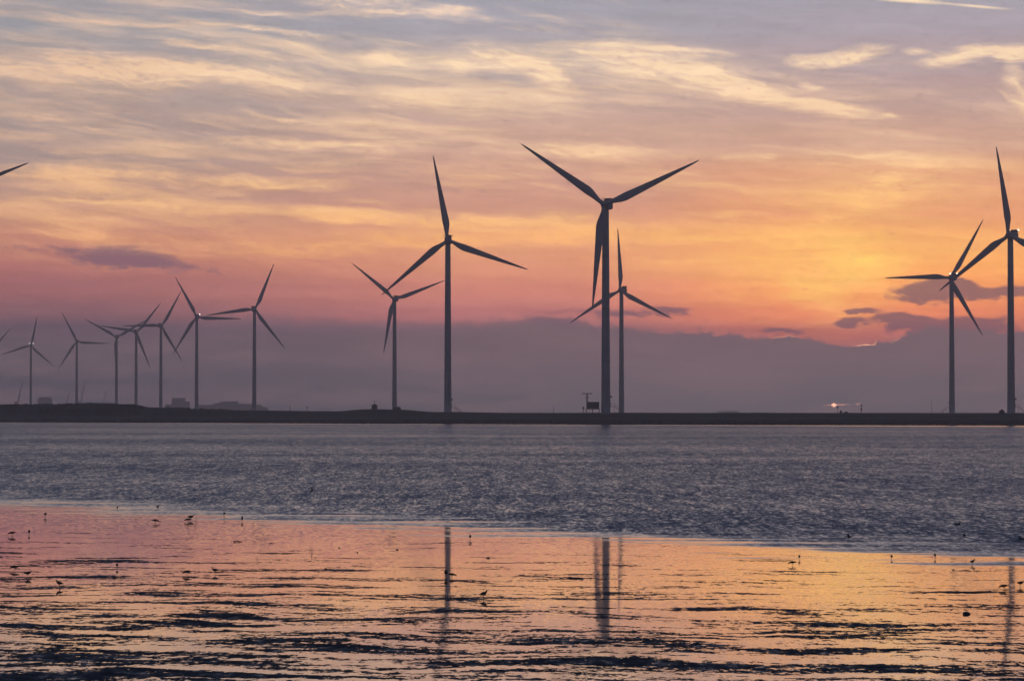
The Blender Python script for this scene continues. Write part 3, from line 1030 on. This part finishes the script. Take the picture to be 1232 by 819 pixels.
# ------------------------------------------------------------------ harbour far off on the left
def block(px0, px1, ytop, D, label, parts, name='apartment_block', floors=6):
    b = at((px0 + px1) / 2, 497, D)
    w = (px1 - px0) / F * D
    h = (at(px0, ytop, D).z - LAND_Z) / max(q[2] for q in parts)
    rt = empty(name, (b.x, b.y, LAND_Z))
    tag(rt, label, 'building')
    for (x0, x1, hh) in parts:
        bm = bmesh.new()
        box(bm, (w * ((x0 + x1) / 2 - .5), 0, h * hh / 2), (w * (x1 - x0), 18 + 2 * hh, h * hh))
        link('wall', bm, M['masonry'], rt, False)
        bm = bmesh.new()
        box(bm, (w * ((x0 + x1) / 2 - .5), 0, h * hh + .35), (w * (x1 - x0) + .6, 18.6 + 2 * hh, .7))
        link('roof', bm, M['concrete'], rt, False)
    return rt


block(46, 62, 478, 7700, 'square pale block with a flat top between the two leftmost whole turbines', [(0, 1, 1), (.1, .9, 1.12)])
block(199, 228, 479, 7700, 'stepped hazy building between the overlapping trio and the lit turbine', [(0, .28, .72), (.28, .82, 1.25), (.82, 1, .95)])
block(238, 303, 483, 8000, 'long low hazy building left of the last turbine in the left row', [(0, .3, .85), (.3, .42, 1.05), (.42, .75, 1.25), (.75, 1, .95)])
block(308, 322, 487, 8200, 'small low hazy building just right of the last turbine in the left row', [(0, .5, 1), (.5, 1, .7)])
block(864, 888, 494.6, 8200, 'very faint low building on the horizon between the centre and the sun glint', [(0, .4, .8), (.4, 1, 1)])


def crane(px, py_top, lean, D, label):
    b = at(px, 497, D)
    h = (at(px, py_top, D).z - LAND_Z)
    rt = empty('harbour_crane', (b.x, b.y, LAND_Z))
    tag(rt, label, 'crane')
    bm = bmesh.new()
    for sx in (-4, 4):
        for sy_ in (-4, 4): tube(bm, (sx, sy_, 0), (sx * .6, sy_ * .6, h * .28), .8, .6, 6)
    box(bm, (0, 0, h * .28), (7, 7, 1.2))
    link('portal', bm, M['crane'], rt, False)
    bm = bmesh.new(); box(bm, (-1.5, 0, h * .28 + 3), (8, 5, 4.6), bev=.2); link('cab', bm, M['crane'], rt, False)
    bm = bmesh.new()
    tip = Vector((lean * h, 0, h)); r0 = Vector((1, 0, h * .28 + 2))
    for sy_ in (-1.3, 1.3):
        for q in (-1.2, 1.2): tube(bm, r0 + Vector((q, sy_, 0)), tip + Vector((q * .25, sy_ * .25, 0)), .42, .25, 6)
    for i in range(12):
        t0, t1 = i / 12, (i + 1) / 12
        e = lambda t, q: r0.lerp(tip, t) + Vector((q * (1 - .75 * t), -1.3 * (1 - .75 * t), 0))
        tube(bm, e(t0, -1.2), e(t1, 1.2), .25, n=5); tube(bm, e(t0, 1.2), e(t1, -1.2), .25, n=5)
    link('jib', bm, M['crane'], rt, False)


crane(20.5, 459, .17, 6400, 'hazy slanting crane left of the far lit turbine, tallest jib at the left edge')
crane(78, 473, .24, 6400, 'short slanting crane just left of the faint turbine between block and trio')
crane(96.5, 459, .15, 6800, 'tall thin leaning crane just right of the faint turbine between block and trio')
crane(123, 470, .16, 7200, 'faintest crane, left of the small turbine with the wide V')

# ------------------------------------------------------------------ birds
def body_rings(path):
    rings = []
    for i, (pt, rx, rz_) in enumerate(path):
        a = Vector(path[max(0, i - 1)][0]); b = Vector(path[min(len(path) - 1, i + 1)][0])
        d = (b - a).normalized()
        side = Vector((0, 1, 0)); up = d.cross(side).normalized() * -1
        rings.append([Vector(pt) + side * (rx * math.cos(t)) + up * (rz_ * math.sin(t)) for t in [2 * math.pi * k / 12 for k in range(12)]])
    return rings


def bird_mesh(pose):
    """wader about 26 cm long facing +x; pose: stand, feed, look"""
    bm = bmesh.new()
    s_ = 1.0
    if pose == 'feed':
        path = [((-.19, 0, .150), .014, .005), ((-.14, 0, .148), .028, .018), ((-.07, 0, .146), .046, .042), ((0, 0, .144), .052, .050),
                ((.07, 0, .138), .044, .042), ((.115, 0, .124), .028, .028), ((.145, 0, .106), .026, .028), ((.165, 0, .092), .020, .022), ((.178, 0, .080), .008, .008)]
        beak = [(.174, 0, .084), (.205, 0, .030)]
    elif pose == 'look':
        path = [((-.14, 0, .13), .012, .006), ((-.10, 0, .138), .028, .02), ((-.05, 0, .148), .046, .045), ((.01, 0, .158), .052, .056),
                ((.055, 0, .178), .040, .042), ((.075, 0, .208), .024, .026), ((.085, 0, .232), .024, .026), ((.100, 0, .246), .020, .020), ((.116, 0, .246), .008, .008)]
        beak = [(.112, 0, .246), (.168, 0, .236)]
    else:
        path = [((-.15, 0, .145), .012, .006), ((-.11, 0, .148), .028, .02), ((-.05, 0, .150), .048, .046), ((.01, 0, .152), .054, .056),
                ((.06, 0, .162), .042, .044), ((.085, 0, .182), .026, .028), ((.102, 0, .198), .024, .026), ((.118, 0, .202), .020, .020), ((.134, 0, .198), .008, .008)]
        beak = [(.130, 0, .198), (.186, 0, .180)]
    loft(bm, body_rings(path))
    tube(bm, beak[0], beak[1], .006, .002, 6, 1)
    for y_, fx in ((-.018, .012), (.018, -.02)):
        tube(bm, (0, y_, .115), (fx - .012, y_, .055), .009, .0045, 6, 1)
        tube(bm, (fx - .012, y_, .055), (fx, y_, .0), .0045, .004, 6, 1)
        for a in (-.5, 0, .5): tube(bm, (fx, y_, .003), (fx + .03 * math.cos(a), y_ + .03 * math.sin(a), .003), .003, .002, 4, 1)
    bmesh.ops.recalc_face_normals(bm, faces=bm.faces)
    me = bpy.data.meshes.new('shorebird')
    for f in bm.faces: f.smooth = True
    bm.to_mesh(me); bm.free()
    me.materials.append(M['bird']); me.materials.append(M['beak'])
    return me


BM = {k: bird_mesh(k) for k in ('feed', 'look', 'stand')}
BG = 'wading birds on the wet flat'
birds = [
    # px, foot py, pose, heading (deg, 0 = facing right), size, label
    (54.5, 621.8, 'stand', 80, 1.15, 'upright wader alone near the far left waterline, facing away'),
    (141.2, 613.2, 'stand', 95, 1.0, 'tiny wader at the water edge, left one of the farthest two'),
    (189.8, 612.4, 'stand', 60, 1.05, 'tiny wader at the water edge, right one of the farthest two'),
    (187, 629.2, 'feed', 10, 1.1, 'small wader feeding left of the close pair on the pink flat'),
    (229.5, 625.8, 'stand', 20, 1.35, 'rear bird of the close pair on the pink flat'),
    (226.2, 628.0, 'feed', 185, 1.1, 'front bird of the close pair, head down on the pink flat'),
    (269.8, 620.9, 'stand', 75, 1.1, 'wader at the water edge right of the close pair'),
    (291.3, 627.2, 'look', 85, 1.15, 'slim upright wader furthest right along the left waterline'),
    (14.5, 644.4, 'feed', 180, 1.1, 'wader with lowered head near the left edge, above the first dark ridge'),
    (35, 643.2, 'stand', 100, 1.1, 'compact wader just right of the lowered-head bird near the left edge'),
    (17.6, 686.0, 'feed', 175, 1.0, 'wader feeding by the first dark mud ridge at the left edge'),
    (33.5, 694.0, 'stand', 20, 1.0, 'larger wader leaning right, below the feeding bird at the left edge'),
    (71.3, 706.5, 'look', 180, 1.0, 'nearest wader at lower left, head raised and facing left'),
    (141, 683.6, 'stand', 110, .9, 'wader standing on the thin dark ridge between the two left groups'),
    (225, 691.8, 'feed', 170, .95, 'wader bending low over the long dark ridge, left of another bird'),
    (258.6, 690.0, 'stand', 165, .95, 'wader standing at the right end of the long dark ridge'),
    (565.7, 649.3, 'stand', 92, 1.1, 'lone upright wader right of the reflection of the large left turbine'),
    (536.6, 694.5, 'stand', 90, 1.25, 'upright bird in front of the reflection of the large left turbine'),
    (544.0, 694.6, 'feed', 10, .85, 'low bird just right of the upright one by the tower reflection'),
    (582.0, 719.5, 'look', 0, 1.0, 'wader in profile facing right, nearest bird in the centre'),
    (953.3, 680.0, 'feed', 170, 1.0, 'feeding wader on the golden flat, lower one of its pair'),
    (961.7, 672.9, 'stand', 90, .95, 'upright small wader on the golden flat, upper one of its pair'),
    (1072.7, 672.8, 'stand', 95, .95, 'single upright wader in the middle of the golden flat'),
    (1125, 671.8, 'look', 88, .95, 'upright wader on the golden flat, left of the leaning bird'),
    (1170, 679.2, 'look', 15, .95, 'wader with raised tail leaning right, near the faint tower reflection'),
    (1207.6, 709.0, 'feed', 175, 1.0, 'dark wader beside the tower reflection near the right edge'),
    (1227.8, 705.5, 'stand', 0, 1.0, 'wader at the very right edge, beyond the tower reflection'),
]
for px, py, pose, hd, sz, lab in birds:
    q = ground(px, py, 0.004)
    o = bpy.data.objects.new('shorebird', BM[pose]); COL.objects.link(o)
    o.location = (q.x, q.y, .004)
    o.rotation_euler = (0, 0, R(hd)); o.scale = (sz * (.78 if px > 900 else .86),) * 3
    tag(o, lab, 'bird', BG)


def fly_mesh():
    bm = bmesh.new()
    path = [((-.24, 0, 0), .05, .005), ((-.17, 0, 0), .035, .02), ((-.06, 0, 0), .055, .05), ((.05, 0, 0), .055, .055),
            ((.13, 0, .01), .035, .035), ((.17, 0, .015), .030, .032), ((.20, 0, .012), .015, .015), ((.235, 0, .005), .004, .004)]
    loft(bm, body_rings(path))
    for sgn in (-1, 1):
        rg = []
        for t, x, z, c_ in ((0, .03, .02, .16), (.35, .06, .11, .15), (.6, .04, .15, .12), (.85, -.03, .14, .07), (1, -.09, .12, .015)):
            y = sgn * (.03 + t * .55)
            rg.append([(x + c_ * .4, y, z), (x, y, z + .012), (x - c_ * .6, y, z - .004), (x, y, z - .006)])
        loft(bm, rg)
    bmesh.ops.recalc_face_normals(bm, faces=bm.faces)
    me = bpy.data.meshes.new('flying_gull')
    for f in bm.faces: f.smooth = True
    bm.to_mesh(me); bm.free(); me.materials.append(M['bird2'])
    return me


FLY = fly_mesh()
for px, py, D, rot, lab in ((375, 591, 128, (R(-35), R(-18), R(25)), 'dark gull gliding low over the rippled water, left of centre'),
                            (1021.8, 646, 112, (R(15), R(12), R(170)), 'dark bird skimming the water above the golden flat')):
    q = at(px, py, D)
    o = bpy.data.objects.new('flying_gull', FLY); COL.objects.link(o); o.location = q; o.rotation_euler = rot
    o.scale = (.52,) * 3
    tag(o, lab, 'bird', 'gulls flying low over the water')


def swim_mesh():
    bm = bmesh.new()
    path = [((-.2, 0, .07), .02, .008), ((-.15, 0, .05), .05, .03), ((-.06, 0, .035), .085, .055), ((.05, 0, .035), .085, .06), ((.12, 0, .06), .05, .05),
            ((.145, 0, .11), .028, .03), ((.155, 0, .15), .03, .033), ((.18, 0, .162), .024, .022), ((.21, 0, .158), .014, .008), ((.235, 0, .152), .012, .004)]
    loft(bm, body_rings(path))
    bmesh.ops.recalc_face_normals(bm, faces=bm.faces)
    me = bpy.data.meshes.new('swimming_duck')
    for f in bm.faces: f.smooth = True
    bm.to_mesh(me); bm.free(); me.materials.append(M['bird'])
    return me


SW = swim_mesh()
for px, py, hd, lab in ((1151.8, 631, 10, 'farthest of three small dark ducks swimming near the right edge'),
                        (1160, 644.5, 80, 'middle small dark duck on the water near the right edge, seen end-on'),
                        (1230, 649, 170, 'small dark duck at the very right edge of the rippled water')):
    q = ground(px, py)
    o = bpy.data.objects.new('swimming_duck', SW); COL.objects.link(o); o.location = (q.x, q.y, 0)
    o.rotation_euler = (0, 0, R(hd)); o.scale = (.8,) * 3
    tag(o, lab, 'bird', 'ducks swimming near the right edge')

# ------------------------------------------------------------------ bits on the flat
def pebble(px, py, w, h, lab, name='mud_clump', seed=0):
    q = ground(px, py)
    bm = bmesh.new(); bmesh.ops.create_icosphere(bm, subdivisions=3, radius=1)
    for v in bm.verts:
        k = 1 + .45 * mnoise.noise(v.co * 1.9 + Vector((px, py, 0)))
        v.co = Vector((v.co.x * w / 2 * k, v.co.y * w * .6 * k, max(-.01, v.co.z * h * k)))
    o = link(name, bm, M['stone'], smooth=True); o.location = (q.x, q.y, 0)
    tag(o, lab, 'mud clump' if name == 'mud_clump' else 'stone')


pebble(1162.4, 738.5, .18, .06, 'dark stone on the golden flat left of the right tower reflection', 'stone')
pebble(392, 684.5, .09, .04, 'small dark pebble on the pink flat, left of the reflections', 'stone')
pebble(478, 661.3, .10, .04, 'tiny dark pebble on the pink flat below the faint turbine reflection', 'stone')
pebble(587.5, 671.5, .12, .04, 'tiny dark pebble on the flat right of the lone upright wader', 'stone')
pebble(408, 659.3, .07, .035, 'smallest dark pebble, upper left of the faint turbine reflection', 'stone')
pebble(838, 774.5, .17, .045, 'lumpy mud clump in the dark ridges right of centre, near the bottom')
pebble(430, 664.5, .06, .03, 'tiny mud speck between two pebbles on the pink flat')
q = ground(286, 651.6)
bm = bmesh.new()
rg = []
for i in range(8):
    t = i / 7
    r = .022 * (1 - .5 * t)
    rg.append([(-.16 + .34 * t, r * math.cos(a), .02 + .012 * math.sin(t * 5) + r * math.sin(a)) for a in [k * math.pi / 3 for k in range(6)]])
loft(bm, rg); tube(bm, (.02, 0, .03), (.08, .02, .07), .01, .004, 5)
o = link('driftwood_stick', bm, M['wood']); o.location = (q.x, q.y, 0)
tag(o, 'short dark stick lying on the pink flat right of the close pair of birds', 'driftwood')

# ------------------------------------------------------------------ haze
bm = bmesh.new()
HX = 8600
box(bm, (0, (-500 + 8650) / 2, (HAZE_TOP - 1.0) / 2), (2 * HX, 9150, HAZE_TOP + 1.0))
me = bpy.data.meshes.new('haze'); bm.to_mesh(me); bm.free()
hz_ = bpy.data.objects.new('haze', me); COL.objects.link(hz_)
tag(hz_, kind='stuff')
m = bpy.data.materials.new('haze_air'); m.use_nodes = True
t = m.node_tree; t.nodes.clear()
out = t.nodes.new('ShaderNodeOutputMaterial')
pv = t.nodes.new('ShaderNodeVolumePrincipled')
pv.inputs['Color'].default_value = (.98, .95, .985, 1)
pv.inputs['Density'].default_value = HAZE_K
pv.inputs['Anisotropy'].default_value = 0.55
t.links.new(pv.outputs[0], out.inputs['Volume'])
me.materials.append(m)
